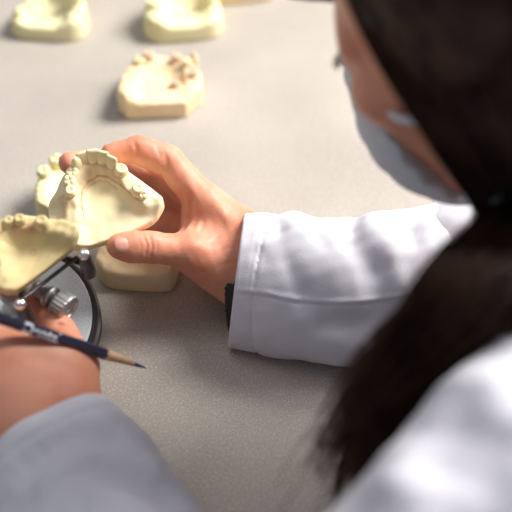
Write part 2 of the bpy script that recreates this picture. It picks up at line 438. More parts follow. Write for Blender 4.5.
clamped = make_cast('dental_cast', 'yellowish stone cast clamped on the metal holder by chrome-topped pins', 'dental cast', HOLD, ax_l, ol_, al_, tl_, M_olive,
                    base=10, sig=6.6, h=.6, marks=ml_, soft={2, 3, 4, 5, 6, 7, 8, 9, 10, 11}, seed=5, taper=-.28, bumps=.4, hollows=[(0, 15, 12, 2.5)])

def on_table(px, py):
    d = (CAM[2] - TZ) / (S2 + (py - 256) / FPX * S2); return P(px, py, d)
def table_axes(deg):
    a = math.radians(deg); return [V(math.cos(a), math.sin(a), 0), V(-math.sin(a), math.cos(a), 0), V(0, 0, 1)]
arch_std = [(24, -18, 4.5), (24, -6, 5), (21, 8, 5.5), (14, 20, 6), (5, 27, 6), (-5, 27, 6), (-14, 20, 6), (-21, 8, 5.5), (-24, -6, 5), (-24, -18, 4.5)]
hexo = [(24, -27), (-24, -27), (-32, -14), (-31, 6), (-17, 27), (0, 33), (17, 27), (31, 6), (32, -14)]
roundo = [(22, -26), (-22, -26), (-32, -18), (-33, 0), (-26, 18), (-12, 31), (12, 31), (26, 18), (33, 0), (32, -18)]
# the trimmed cast standing alone behind the hand
o = on_table(160, 98) + V(0, 0, 0)
make_cast('dental_cast', 'buff dental cast with angular trimmed base standing alone behind the hand', 'dental cast', o, table_axes(4),
          [(20, -27), (-25, -27), (-32, -16), (-30, 4), (-21, 26), (-2, 31), (22, 27), (33, 8), (33, -12)], [(26, -12, 3), (25, 4, 5), (21, 14, 6), (10, 22, 5), (-4, 24, 6), (-14, 20, 5), (-22, 8, 4), (-25, -6, 4), (-25, -18, 8)],
          [('stump', -7, 23, 10, 1.25, M_pink), ('molar', -14, 20, 20, .9), ('stump', 14, 20, -30, 1.2, M_pink), ('stump', 22, 12, -60, 1.15), ('molar', 25, 2, -80, 1.05, M_pink), ('canine', 27, 17, -40, 1.1),
           ('stump', 13, -6, 0, 1.0, M_pink), ('canine', 20, -2, 0, .9)],
          M_buff, big=1.09, base=14.5, sig=7, h=.9, soft=set(), seed=8, taper=-.03, rnd=2.5)
# casts further back, out of focus
make_cast('dental_cast', 'pale yellow cast at the back, directly behind the angular buff cast', 'dental cast', on_table(183, 25), table_axes(8), roundo,
          [(24, -20, 3), (26, -4, 7), (20, 10, 9), (10, 20, 10), (-3, 24, 9), (-14, 19, 9), (-22, 8, 8), (-25, -6, 7), (-22, -18, 6)],
          [('molar', 22, 0, 0, 1.1), ('molar', -23, -2, 0, 1.1), ('canine', 12, 18, 0, 1.2), ('incisor', 2, 23, 0, 1.2), ('canine', -12, 20, 0, 1.1), ('molar', -20, 9, 0, 1)],
          M_pale, big=1.13, base=13, sig=7, h=1.0, seed=21, rnd=3)
make_cast('dental_cast', 'pale yellow cast at the back with one tall ridge, leftmost of the standing casts', 'dental cast', on_table(53, 25), table_axes(-6), roundo,
          [(22, -18, 6), (25, -6, 9), (21, 8, 13), (10, 20, 12), (-3, 24, 5), (-14, 20, 3), (-23, 8, 2), (-26, -6, 2), (-26, -18, 3)],
          [('molar', 21, 4, 0, 1.3), ('canine', 12, 18, 0, 1.3), ('canine', -24, -14, 0, 1.0)],
          M_pale, big=1.08, base=12, sig=7, h=1.0, seed=22, rnd=3)
make_cast('dental_cast', 'buff cast at the top edge, rightmost of the far casts', 'dental cast', on_table(243, -10), table_axes(10), roundo, arch_std,
          [('molar', 23, 0, 0, 1), ('molar', -23, 0, 0, 1), ('incisor', -5, 27, 0, 1), ('incisor', 5, 27, 0, 1)], M_buff, base=14, sig=7, h=1.2, seed=23)
make_cast('dental_cast', 'buff cast mostly cut off by the top edge, between the two pale yellow casts', 'dental cast', on_table(103, -20), table_axes(-4), roundo, arch_std,
          [('molar', 23, 0, 0, 1), ('molar', -23, 0, 0, 1), ('incisor', -5, 27, 0, 1), ('incisor', 5, 27, 0, 1)], M_buff, base=12, sig=7, h=1.2, seed=24)
# behind the held cast
make_cast('dental_cast', 'yellow cast with two rounded bumps half hidden behind the held cast', 'dental cast', on_table(80, 207), table_axes(6), roundo,
          [(24, -18, 8), (24, -6, 8), (20, 8, 7), (12, 20, 8), (-4, 24, 8), (-14, 22, 8), (-20, 15, 7), (-24, 4, 7), (-25, -6, 6), (-24, -18, 5)],
          [('molar', -13.5, 19, 20, 1.1), ('molar', -23, 9, 70, 1.0)],
          M_pale, base=20, sig=5.5, h=.9, seed=25)
# under the hand
make_cast('dental_cast', 'thick rounded buff cast lying on the table under the thumb', 'dental cast', on_table(139, 272), table_axes(-4),
          [(24, -20), (-18, -20), (-29, -9), (-29, 8), (-20, 22), (0, 30), (20, 22), (29, 8), (29, -10)],
          [(22, -12, 1.5), (22, 4, 1.5), (14, 16, 1.5), (0, 21, 1.5), (-14, 16, 1.5), (-22, 4, 1.5), (-22, -12, 1.5)],
          [], M_buff, base=18, sig=6, h=.8, seed=26, taper=-.04, rnd=4)

# ------------------------------------------------------------------ the metal cast holder
DC = P(14, 318, 688)
Un, Vn, Nn = ax_l
# mild tilt shared by disc and cast
hold = empty('cast_holder', DC, 'metal cast holder with round satin base disc and knurled screw', 'cast holder', axes=ax_l)
def to_local(p): r = np.array(p) - DC; return V(r @ Un, r @ Vn, r @ Nn)
def revolve(prof, n=72, c=(0, 0, 0), a=V(0, 0, 1)):
    a = nrm(a); t = nrm(np.cross(a, V(0, 1, 0) if abs(a[1]) < .9 else V(1, 0, 0))); b = np.cross(a, t)
    th_ = np.arange(n) / n * 2 * np.pi; p = []
    for r, z in prof: p.append(np.array(c) + z * a + r * (np.cos(th_)[:, None] * t + np.sin(th_)[:, None] * b))
    m = len(prof); p = np.vstack(p)
    i, j = np.meshgrid(np.arange(m - 1), np.arange(n), indexing='ij'); i = i.ravel(); j = j.ravel()
    qq = np.stack([i * n + j, i * n + (j + 1) % n, (i + 1) * n + (j + 1) % n, (i + 1) * n + j], 1)
    caps = np.array([list(range(n))[::-1], list(range((m - 1) * n, m * n))])
    return p, [qq, caps]
R = 52
link_mesh('base_disc', *revolve([(R - 3, 0), (R - 3, -.01), (R - 2, -1), (R - 2, -6), (6, -6)][::-1] if 0 else [(8, -7), (R - 2, -7), (R - 2, -1), (R - 3, 0), (8, 0)]), M_disc, hold, smooth=False)
link_mesh('rubber_ring', *revolve([(R - 2.5, -6), (R + .2, -6), (R + .4, -2.6), (R - 2.3, -2.6)]), M_rubber, hold, smooth=False)
link_mesh('base_rim', *revolve([(R - 8, -17), (R + 2, -17), (R + 3, -15), (R + 3, -7.4), (R + 1.5, -6.2), (R - 8, -6.2)], 96), M_dsteel, hold, smooth=False)
cl = to_local(HOLD); pc = V(cl[0], cl[1] + 25, cl[2])
link_mesh('post', *merge([revolve([(13, 0), (13, 3), (9, 6), (8, 18), (11, 26), (12, 34), (10, 42)], 40, (pc[0] * .4, pc[1] * .4, 0)), tube([V(pc[0] * .4, pc[1] * .4, 38), V(pc[0], pc[1], pc[2] - 4)], 9, 24)]), M_steel, hold)
pp, qq = loft([(pc[2] - 5, 13, 11, pc[0], pc[1]), (pc[2] - 4.5, 14, 12, pc[0], pc[1]), (pc[2] - .8, 14, 12, pc[0], pc[1]), (pc[2] - .2, 13, 11, pc[0], pc[1])], 40, 3)
link_mesh('clamp_plate', pp, qq, M_dsteel, hold, smooth=False)
# rails carrying the pins along the flat back edge
for (u, v) in ((cl[0] + 23.5, cl[1] - 4.5), (cl[0] - 24, cl[1] - 4.5), (cl[0] - 35, cl[1] + 20)):
    j = link_mesh('clamp_jaw', *tube([V(pc[0] + (u - pc[0]) * .2, pc[1], cl[2] - 2.6), V(u, v, cl[2] - 4)], 2.0, 12), M_dsteel, hold)
    zt = cl[2] + 10.0
    link_mesh('pin', *tube([V(u, v, cl[2] - 16), V(u, v, zt - 2.6)], [5.0, 3.5], 20), M_dsteel, j)
    link_mesh('pin_head', *revolve([(2.6, zt - 3), (3.4, zt - 2.6), (3.6, zt - 1.4), (3.2, zt + .2), (2.2, zt + 1.2), (.8, zt + 1.6)], 24, (u, v, 0)), M_chrome, j)
link_mesh('back_rail', *tube([V(cl[0] + 22, cl[1] + 2, cl[2] - 2.2), V(cl[0] - 23, cl[1] + 2, cl[2] - 2.2)], 1.3, 10), M_dsteel, hold)
# knurled lock screw
ka = to_local(P(43, 292, 646)); kb = to_local(P(67, 308, 640)); kd = nrm(kb - ka)
sc_ = link_mesh('lock_screw', *merge([tube([ka - kd * 6, kb - kd * 7], 5.2, 24), revolve([(5.2, 4), (7.0, 4.4), (7.0, 8), (5.2, 8.4)], 28, ka, kd)]), M_steel, hold)
kn = revolve([(5, -8), (8.2, -7.4), (8.8, -6.4), (8.8, 1), (8.2, 2), (6, 2.4), (5.6, 1.4), (1.6, 1.4), (1.4, .6)], 60, kb, kd)
pts = kn[0]; rel = pts - kb; axl = (rel @ kd)[:, None] * kd; rad = rel - axl
rl = np.linalg.norm(rad, axis=1); s_ = np.where((rl > 8.3) & (np.arange(len(pts)) % 3 == 0), .955, 1.0)[:, None]
link_mesh('knob', kb + axl + rad * s_, kn[1], M_steel, sc_, smooth=False)

# ------------------------------------------------------------------ the pencil
ptip, pend = P(146, 368, 634), P(-22, 310.5, 573)
pd = nrm(ptip - pend); PL = np.linalg.norm(ptip - pend)
side = nrm(np.cross(pd, -CF)); upn = np.cross(side, pd)  # upn faces the viewer's side
pencil = empty('pencil', pend, 'dark blue pencil with white lettering tucked across the lower hand', 'pencil', axes=[pd, -side, upn] if np.cross(pd, -side) @ upn > 0 else [pd, side, upn])
def hexa(x, r): return [(x, r * math.cos(math.radians(30 + 60 * i)), r * math.sin(math.radians(30 + 60 * i))) for i in range(6)]
def prism(secs):
    n = len(secs[0]); p = np.array([v for s in secs for v in s], float); m = len(secs)
    q = np.array([(i * n + j, i * n + (j + 1) % n, (i + 1) * n + (j + 1) % n, (i + 1) * n + j) for i in range(m - 1) for j in range(n)])
    return p, [q, np.array([list(range(n))[::-1], list(range((m - 1) * n, m * n))])]
link_mesh('barrel', *prism([hexa(0, 3.3), hexa(.6, 3.6), hexa(PL - 29, 3.6), hexa(PL - 28.5, 3.5)]), M_navy, pencil, smooth=False)
def circ(x, r, n=24): return [(x, r * math.cos(2 * math.pi * i / n), r * math.sin(2 * math.pi * i / n)) for i in range(n)]
link_mesh('sharpened_cone', *prism([circ(PL - 29, 3.2), circ(PL - 26, 3.15), circ(PL - 9, 1.5)]), M_wood, pencil)
link_mesh('lead', *prism([circ(PL - 9.3, 1.45), circ(PL - 4, .9), circ(PL - .6, .4), circ(PL, .15)]), M_lead, pencil)
cu = bpy.data.curves.new('lettering', 'FONT'); cu.body = 'Dental'; cu.size = .0094; cu.extrude = .00012; cu.offset = .00026; cu.space_character = 1.02
to = bpy.data.objects.new('lettering', cu); col.objects.link(to)
dg = bpy.context.evaluated_depsgraph_get(); dg.update()
tm = bpy.data.meshes.new_from_object(to.evaluated_get(dg)); bpy.data.objects.remove(to)
tm.name = 'lettering'; tm.materials.clear(); tm.materials.append(M_white)
zf = 3.95 * math.cos(math.radians(30)) * .001
xmax = max(v.co.x for v in tm.vertices)
# the barrel's upper faces: wrap the letters around it
sx = .0235 / xmax
tx0 = None
a0, a1 = np.array(ptip), np.array(pend)
tstart = .0262
for v in tm.vertices:
    x, y, z = v.co; yy = (y - .0030) * .95
    r = .00372 + (z + .00012); ang = yy / .0037
    v.co = (tstart + x * sx, r * math.sin(ang), r * math.cos(ang))
lt = bpy.data.objects.new('lettering', tm); col.objects.link(lt); lt.parent = pencil

# ------------------------------------------------------------------ the person
person = empty('person', V(330, -280, 0), 'long haired person in white coat and face mask holding a cast', 'person')
PO = V(330, -280, 0)
body_parts = []
# --- right hand (thumb in front, fingers curled behind the held cast)
dz = -10
Q = lambda x, y, d: P(x, y, d + dz)
wr = Q(262, 262, 722)
MCPs = [Q(207, 203, 716), Q(210, 208, 734), Q(216, 220, 748), Q(224, 238, 754)]
idx = [MCPs[0], Q(168, 160, 712), Q(139, 149, 708), Q(112, 154, 706)]
mid = [MCPs[1], Q(158, 171, 742), Q(110, 160, 744), Q(70, 163, 728)]
rin = [MCPs[2], Q(171, 192, 750), Q(138, 192, 760), Q(114, 202, 750)]
pin_ = [MCPs[3], Q(184, 214, 756), Q(160, 217, 766), Q(138, 224, 760)]
thm = [Q(232, 276, 712), Q(190, 252, 702), Q(150, 247, 690), Q(119, 246, 683)]
allp = np.array([wr, *MCPs, *idx, *mid, *rin, *pin_, *thm, Q(300, 270, 700)])
F = Field(allp.min(0) - 26, allp.max(0) + 26, .85)
for i, m in enumerate(MCPs): F.cap(wr + (m - wr) * .12, m, 17 - i * .5, 11.5 - i * .6, k=12)
F.ell(Q(222, 240, 730), (22, 26, 17), [cdir(1, .6, 0), cdir(-.6, 1, 0), cdir(0, 0, 1)], k=14)
F.cap(MCPs[0], MCPs[3], 9, 8.5, k=10)
F.cap(wr, Q(330, 268, 700), 24, 26, k=14)
F.cap(Q(245, 250, 720), Q(255, 285, 718), 19, 17, k=16)
F.cap(thm[0], thm[1], 16, 12.5, k=16); F.cap(Q(215, 262, 716), Q(192, 248, 712), 14, 10, k=14)
F.cap(Q(205, 243, 722), Q(200, 214, 722), 10, 9.5, k=14)
def finger(Fd, j, r, k=3.5, palm=None):
    g = Field.__new__(Field); g.lo, g.h, g.n, g.ax = Fd.lo, Fd.h, Fd.n, Fd.ax; g.D = np.full(Fd.n, 60.0, np.float32)
    g.cap(j[0], j[1], r[0], r[1], k=2); g.cap(j[1], j[2], r[1] * 1.0, r[2], k=3); g.cap(j[2], j[3], r[2], r[3], k=3)
    for a, b, rr in ((j[0], j[1], r[0] * .35 + r[1] * .65), (j[1], j[2], r[2] * .4 + r[1] * .6)):
        if palm is not None: g.cap(a * .7 + b * .3 + palm * rr * .22, a * .35 + b * .65 + palm * rr * .18, rr * .93, k=4)
    return g
cast_c = P(110, 206, 700)
for j, r in ((idx, (10.4, 9.6, 8.6, 7.4)), (mid, (10.6, 9.4, 8.4, 7.6)), (rin, (10.2, 9.0, 8.0, 7.2)), (pin_, (9.2, 7.8, 7, 6.2))):
    palm = nrm(cast_c - (j[1] + j[2]) / 2)
    g = finger(F, j, r, palm=palm)
    F.D = smin(F.D, g.D, 4.0)
g = Field.__new__(Field); g.lo, g.h, g.n, g.ax = F.lo, F.h, F.n, F.ax; g.D = np.full(F.n, 60.0, np.float32)
g.cap(thm[0], thm[1], 14, 11.6, k=3); g.cap(thm[1], thm[2], 11.2, 9.6, k=4); g.cap(thm[2], thm[3], 9.6, 8.0, k=4, sq=(cdir(0, 0, 1), .92))
g.ell(Q(132, 247, 686), (11, 9.6, 8), [cdir(1, .0, 0), cdir(0, 1, 0), cdir(0, 0, 1)], k=5)
F.D = smin(F.D, g.D, 5.0)
# skin folds
F.cap(Q(172, 224, 746), Q(150, 229, 752), 9, 8, k=8)
for pts, am, sg in (
    ([(144, 236), (147, 246), (145, 258)], 1.0, .9), ([(149, 235), (152, 246), (150, 259)], 1.1, 1.0), ([(155, 238), (157, 247), (155, 256)], .5, .9), ([(140, 240), (141, 247), (140, 254)], .4, .9),
    ([(133, 140), (136, 148), (136, 156)], 1.1, 1.1), ([(155, 143), (159, 153), (163, 163)], .6, 1.3), ([(163, 150), (167, 162), (169, 176)], .9, 1.5),
    ([(191, 196), (191, 210), (187, 221), (181, 231)], 2.2, 1.9), ([(196, 205), (197, 218), (191, 230)], .9, 1.8), ([(204, 222), (199, 234)], .5, 1.5),
    ([(205, 248), (214, 240), (224, 236)], .4, 1.4), ([(214, 258), (224, 250), (234, 246)], .4, 1.4), ([(214, 270), (226, 264), (236, 262)], .4, 1.4),
    ([(182, 165), (190, 185), (202, 205)], -.8, 3.5), ([(205, 190), (220, 210), (236, 228)], -.9, 3.5), ([(178, 244), (196, 246), (214, 256)], -.8, 4)):
    F.draw(pts, am, sg)
F.cap(Q(204, 232, 738), Q(172, 224, 746), 10, 9, k=8)
F.noise(.16, 9, seed=2)
body_parts.append(F.mesh())

# thumb nail: thin curved plate on the viewer's side of the tip
def nail(tip, joint, face, rad, L, W, back=.5):
    ax_ = nrm(tip - joint); up_ = nrm(face - ax_ * (face @ ax_)); sd = np.cross(ax_, up_)
    p = []; nu, nv = 13, 11
    for s in (0, 1):
        for i in range(nu):
            for j in range(nv):
                a = (i / (nu - 1) - .5) * 2; b = (j / (nv - 1) - .5) * 2
                w = W / 2 * (1 - .22 * max(a, 0) ** 3 - .22 * max(-a, 0) ** 3) * math.sqrt(max(1 - .75 * max(abs(a) - .55, 0) ** 2 / .2025, .05))
                ang = b * w / rad
                r = rad + (.55 if s == 0 else -.5) * (1 - .0 * abs(b)) - .55 * abs(b) ** 4 - .8 * max(a, 0) ** 3 - .8 * max(-a - .3, 0) ** 2
                p.append(tip + ax_ * (a * L / 2 - back) + up_ * r * math.cos(ang) + sd * r * math.sin(ang))
    q = []; o = nu * nv
    for i in range(nu - 1):
        for j in range(nv - 1):
            a = i * nv + j; q.append((a, a + 1, a + nv + 1, a + nv)); q.append((o + a, o + a + nv, o + a + nv + 1, o + a + 1))
    for i in range(nu - 1):
        for j in (0, nv - 1):
            a = i * nv + j; q.append((a, a + nv, o + a + nv, o + a) if j == 0 else (a, o + a, o + a + nv, a + nv))
    for j in range(nv - 1):
        for i in (0, nu - 1):
            a = i * nv + j; q.append((a, o + a, o + a + 1, a + 1) if i == 0 else (a, a + 1, o + a + 1, o + a))
    return np.array(p), np.array(q)
person_off = PO
def pmesh(name, p, f, m, **kw): return link_mesh(name, p, f, m, person, origin=PO, **kw)
p, q = nail(thm[3], thm[2], cdir(.0, .12, -1), 8.15, 13.0, 11.0, back=1.6)
tag(pmesh('fingernail', p, q, M_nail), 'pale thumbnail')

# --- left hand under the pencil
lw = P(40, 440, 603)
lM = [P(34, 359, 609), P(8, 362, 600), P(-14, 374, 598), P(-34, 390, 600)]
li = [lM[0], P(-22, 332, 612), P(-50, 312, 630), P(-62, 296, 640)]
lm = [lM[1], P(-48, 342, 618), P(-76, 330, 640), P(-82, 318, 655)]
lr = [lM[2], P(-66, 362, 622), P(-92, 352, 645), P(-96, 344, 660)]
lp = [lM[3], P(-74, 386, 620), P(-94, 380, 640), P(-98, 374, 655)]
lt_ = [P(66, 412, 606), P(76, 368, 622), P(60, 332, 640), P(38, 306, 655)]
allp = np.array([lw, *li, *lm, *lr, *lp, *lt_, P(70, 500, 590)])
F = Field(allp.min(0) - 24, allp.max(0) + 24, 1.2)
for i, m in enumerate(lM): F.cap(lw + (m - lw) * .1, m, 19, 14 - i * .5, k=22)
F.cap(lM[0], lM[3], 10, 9, k=10)
F.cap(lw, P(95, 530, 575), 25, 28, k=16); F.cap(P(20, 428, 603), P(62, 415, 605), 19, 18, k=14)
F.cap(lt_[0], lt_[1], 16, 13, k=16); F.cap(P(58, 395, 606), P(58, 365, 612), 15, 14, k=14)
for j, r in ((li, (10.4, 9.6, 8.6, 7.4)), (lm, (10.6, 9.4, 8.4, 7.6)), (lr, (10.2, 9.0, 8.0, 7.2)), (lp, (9.2, 7.8, 7, 6.2)), (lt_, (14, 11.4, 9.6, 8.2))):
    g = finger(F, j, r, palm=nrm(DC + Nn * 25 - (j[1] + j[2]) / 2)); F.D = smin(F.D, g.D, 5.0)
for s in (-2, 0, 2.5): F.line([P(50 + s, 335, 633), P(60 + s, 326, 632), P(66 + s, 322, 636)], .8, 1.4)
F.noise(.1, 20, seed=4)
body_parts.append(F.mesh())

# --- head frame
Uh = nrm(V(-.40, .03, .91)); Fh = V(-.745, .50, -.385); Fh = nrm(Fh - Uh * (Fh @ Uh)); Lh = np.cross(Uh, Fh)
HC = P(515, 0, 500)
HS = .95
def Hd(f, l, u): return HC + HS * (Fh * f + Lh * l + Uh * u)
HA = [Fh, Lh, Uh]
neck = V(192, -142, 905); shl = P(525, 532, 418); shr = V(275, -5, 885)
ell_ = V(-25, -400, 815); elr = P(600, 262, 682)
pelvis = V(350, -290, 520)
F = Field(np.minimum.reduce([Hd(0, 0, 0) - 150, pelvis - 120, ell_ - 60]), np.maximum.reduce([Hd(0, 0, 0) + 150, elr + 60, pelvis + 120]), 3.0)
F.ell(Hd(-5, 0, 25), (92 * HS, 73 * HS, 88 * HS), HA, k=10)
F.ell(Hd(40, 0, -35), (52, 56, 66), HA, k=20)
F.ell(Hd(66, 0, -92), (20, 20, 16), HA, k=18)
for s in (-1, 1):
    F.cap(Hd(15, s * 48, -72), Hd(70, s * 14, -100), 14, 11, k=18)
    F.ell(Hd(58, s * 42, -22), (20, 18, 14), HA, k=14)
    F.cap(Hd(80, s * 14, 14), Hd(66, s * 46, 12), 9, 8, k=10)
    F.ell(Hd(84, s * 31, -4), (12, 14, 10), HA, k=8, op='cut')
    F.ell(Hd(72, s * 31, -4), (13, 15, 12), HA, k=3)
    F.ell(Hd(-8, s * 73, -16), (15, 5, 27), [nrm(Fh - .3 * Lh * s), nrm(Lh + .3 * Fh * s), Uh], k=5)
F.chain([Hd(86, 0, 2), Hd(98, 0, -20), Hd(108, 0, -36)], [7, 8, 9], k=8)
for s in (-1, 1): F.ell(Hd(96, s * 10, -39), (9, 8, 7), HA, k=5)
F.ell(Hd(88, 0, -62), (12, 22, 7), HA, k=5); F.ell(Hd(86, 0, -72), (11, 18, 6), HA, k=5)
F.cap(Hd(-18, 0, -50), neck + V(0, 0, 20), 50, 56, k=20)
trunk = [neck + V(10, -15, -60), V(255, -205, 800), V(320, -262, 650), pelvis]
F.chain(trunk, [70, 92, 88, 92], k=50)
F.cap(shl + V(5, 10, -10), shr, 42, 42, k=40)
F.chain([shl, ell_, P(70, 500, 590)], [42, 36, 27], k=20); F.chain([shr, elr, P(320, 268, 700)], [42, 34, 26], k=20)
body_parts.append(F.mesh())
p, f = join(body_parts)
pmesh('body', p, f, M_skin)
headF = F

# --- eyes
for s in (-1, 1):
    c = Hd(76, s * 31, -4)
    p, q = revolve([(11.5 * math.sin(a), -11.5 * math.cos(a)) for a in np.linspace(.1, 3.04, 12)], 24, c, nrm(Fh - .4 * Uh))
    ey = pmesh('eye', p, q, M_eye)
    gd = nrm(Fh - .35 * Uh)
    for nm, r_, dz_, m_ in (('iris', 5.6, 10.25, M_iris), ('pupil', 2.6, 11.45, M_black)):
        p, q = revolve([(r_, dz_), (r_ * .8, dz_ + .75), (r_ * .3, dz_ + 1.2)], 24, c, gd)
        link_mesh(nm, p, q, m_, ey, origin=PO)
    tb = []
    for i in range(16):
        a = (i / 15 - .5) * 1.8
        b0 = c + nrm(Fh * math.cos(a) + Lh * math.sin(a) - .15 * Uh) * 12.2
        dr = nrm(Fh * math.cos(a) + Lh * math.sin(a) - .35 * Uh)
        tb.append(tube([b0, b0 + dr * 3 - Uh * .6, b0 + dr * 5.5 + Uh * .4], [.5, .4, .15], 4))
    p, q = merge(tb); pmesh('eyelashes', p, q, M_hair)

# --- face mask: a shell over nose, mouth and chin, and its ear loops
G = Field(Hd(55, 0, -55) - 100, Hd(55, 0, -55) + 100, 1.8)
G.ell(Hd(47, 0, -60), (58, 58, 60), HA, k=0)
G.cap(Hd(70, 0, -20), Hd(99, 0, -36), 15, 15, k=14)
x, y, z = G.ax[0][:, None, None], G.ax[1][None, :, None], G.ax[2][None, None, :]
rel = lambda a: ((x - HC[0]) * a[0] + (y - HC[1]) * a[1] + (z - HC[2]) * a[2])
fC, lC, uC = rel(Fh), rel(Lh), rel(Uh)
G.D = G.D + (1.3 * np.sin((uC + 50) * .42)).astype(np.float32)          # pleats
inner = G.D + 11
G.D = smax(G.D, -inner, .6)
G.D = smax(G.D, (66 - fC + .45 * (uC + 20)).astype(np.float32), 1)      # side edge
G.D = smax(G.D, (uC + 16 + .0 * fC - .12 * (fC - 60)).astype(np.float32), 2)  # upper edge
G.D = smax(G.D, (-uC - 108).astype(np.float32), 2)
mk = pmesh('face_mask', *G.mesh(), M_mask)
for s in (-1, 1):
    for (f0, l0, u0, u1) in ((66, 44, -26, -2), (33, 48, -92, -34)):
        pts = spline([Hd(f0, s * l0, u0), Hd((f0 + 10) / 2, s * 69, (u0 * 2 + u1) / 3), Hd(-8, s * 79, (u0 + u1) / 2 + 6), Hd(-12, s * 73, u1)], 14)
        p, q = tube(pts, 2.0, 8)
        o = link_mesh('ear_loop', p, q, M_mask, mk, origin=PO)

# --- hair: cap over the skull and long strands falling in front of the shoulder
G = Field(Hd(-10, 0, 10) - 135, Hd(-10, 0, 10) + 135, 2.4)
G.ell(Hd(-12, 0, 28), (98 * HS, 83 * HS, 94 * HS), HA, k=0)
G.cap(Hd(-45, 0, -20), Hd(-55, 0, -85), 62, 50, k=30)
x, y, z = G.ax[0][:, None, None], G.ax[1][None, :, None], G.ax[2][None, None, :]
fC, lC, uC = rel(Fh), rel(Lh), rel(Uh)
line_ = np.where(uC > 20, 24 + (uC - 20) * .6, 24 - (20 - uC) * .25)
G.D = smax(G.D, (fC - line_).astype(np.float32), 8)
G.noise(1.2, 22, seed=9)
hair_parts = [G.mesh()]
hair_parts = [(hair_parts[0][0], [hair_parts[0][1]])]
gA = spline([Hd(66, 10, 96), Hd(52, 48, 66), Hd(33, 72, 30), Hd(14, 82, -20), Hd(8, 80, -70), P(428, 262, 455), P(398, 316, 465), P(362, 372, 476), P(342, 430, 486), P(330, 484, 494)], 40)
gB = spline([Hd(20, -10, 118), Hd(-20, 40, 108), Hd(-50, 70, 60), Hd(-60, 78, 0), Hd(-55, 80, -70), P(560, 300, 440), P(500, 356, 462), P(440, 400, 480), P(392, 450, 490), P(360, 500, 500)], 40)
for i in range(1500):
    s = rng.uniform(0, 1) ** .85; w = np.linspace(0, 1, 40)[:, None]
    base = gA * (1 - s) + gB * s
    ctr = Hd(-10, 0, 10)
    outd = base - ctr; outd /= np.linalg.norm(outd, axis=1)[:, None]
    g_ = base + outd * rng.uniform(-4, 5) * np.where(w < .5, 1, 1) + (w > .5) * rng.normal(0, 11, 3) * (w - .5) * 1.5
    ph = rng.uniform(0, 6.28); fr = rng.uniform(4, 9)
    g_ = g_ + rng.normal(0, 1, 3) * np.sin(w * fr + ph) * (1.0 + 6 * np.clip(w - .45, 0, 1))
    if rng.uniform() < .2: g_ = g_ + (V(-1, .1, .1) * rng.uniform(2, 30) + rng.normal(0, 5, 3)) * np.clip(w - .55, 0, 1) ** 1.5 * 2
    n = int(rng.uniform(30, 40)); i0 = int(rng.uniform(0, 3))
    g_ = g_[i0:n]
    r = rng.uniform(.45, .95) * np.linspace(1, .35, len(g_)) * (1.3 - .3)
    hair_parts.append(tube(g_, r, 3))
# far side and back
for i in range(500):
    s = rng.uniform(0, 1)
    a = math.radians(-50 + 150 * s)
    base = spline([Hd(30 * math.cos(a * .5), -8, 117), Hd(40 * math.cos(a), -60 * math.sin(a) - 20, 100), Hd(45 * math.cos(a), -80 * max(.2, math.sin(a)), 45), Hd(30 * math.cos(a) - 25, -84 * max(.2, math.sin(a)), -20), Hd(-40, -60 * max(.2, math.sin(a)), -95), neck + V(40, 10 + 40 * s, -10)], 24) if a > 0 else None
    if base is None: continue
    hair_parts.append(tube(base + rng.normal(0, 2.5, 3), rng.uniform(.6, 1.1), 3))
# fringe at the forehead
for i in range(90):
    b = rng.uniform(-1, 1)
    base = spline([Hd(40, 6, 108), Hd(88, 14 + 10 * b, 74), P(352 + 8 * b, -22, 530), P(333 + 7 * b, -5, 538), P(300 + 12 * b, -7, 545)], 16)
    hair_parts.append(tube(base + rng.normal(0, 1.2, 3), .6, 3))
p, f = merge(hair_parts)
pmesh('hair', p, f, M_hair)

# --- lab coat: trunk, near sleeve and far sleeve, one garment
coat_parts = []
F = Field(np.minimum.reduce([pelvis - 170, ell_ - 90]), np.maximum.reduce([elr + 80, shr + 110, pelvis + 170]), 3.2)
F.chain([neck + V(14, -18, -60), V(255, -205, 800), V(322, -264, 650), pelvis], [84, 108, 106, 112], k=50)
F.cap(shl + V(4, 8, -6), shr, 54, 54, k=30)
F.chain([shl, shl + (ell_ - shl) * .5, ell_], [56, 53, 49], k=26)
F.chain([shr, elr + V(0, 0, 4)], [58, 50], k=26)
F.chain([elr, P(470, 268, 690)], [48, 48], k=20)
F.cap(ell_, P(140, 600, 530), 50, 47, k=20)
F.D = smax(F.D, -(headF.D[:1, :1, :1] * 0 + 60), 0) if 0 else F.D
F.cap(neck + V(-10, 6, -10), neck - Fh * 10 + Uh * 70, 62, 62, k=8, op='cut')
F.cap(neck + V(-12, 8, 6), neck + V(10, -14, 34), 60, 60, k=0, op='cut')
F.draw([(425, 405), (460, 420), (495, 455), (530, 500)], 8, 14)
F.draw([(400, 450), (440, 470), (480, 520)], 7, 13)
F.draw([(440, 385), (480, 385), (520, 415)], -6, 13)
F.draw([(370, 480), (410, 488), (450, 530)], -5, 12)
F.noise(2.2, 70, seed=5); F.noise(1.0, 30, seed=6)
F.half(V(0, 0, 470), V(0, 0, -1))
coat_parts.append(F.mesh())

# far sleeve, the one on the table
sa = [P(236, 281, 706), P(268, 284, 702), P(310, 290, 694), P(360, 290, 688), P(420, 284, 684), P(490, 270, 684)]
rr = [42, 42.5, 44.5, 45.5, 46, 47]
A = np.array(sa)
F = Field(A.min(0) - 62, A.max(0) + 62, 1.1)
flat = cdir(0, -.0, 1)
F.chain(sa, rr, k=14, sq=(flat, .80))
x, y, z = F.ax[0][:, None, None], F.ax[1][None, :, None], F.ax[2][None, None, :]
axd = nrm(sa[2] - sa[0])
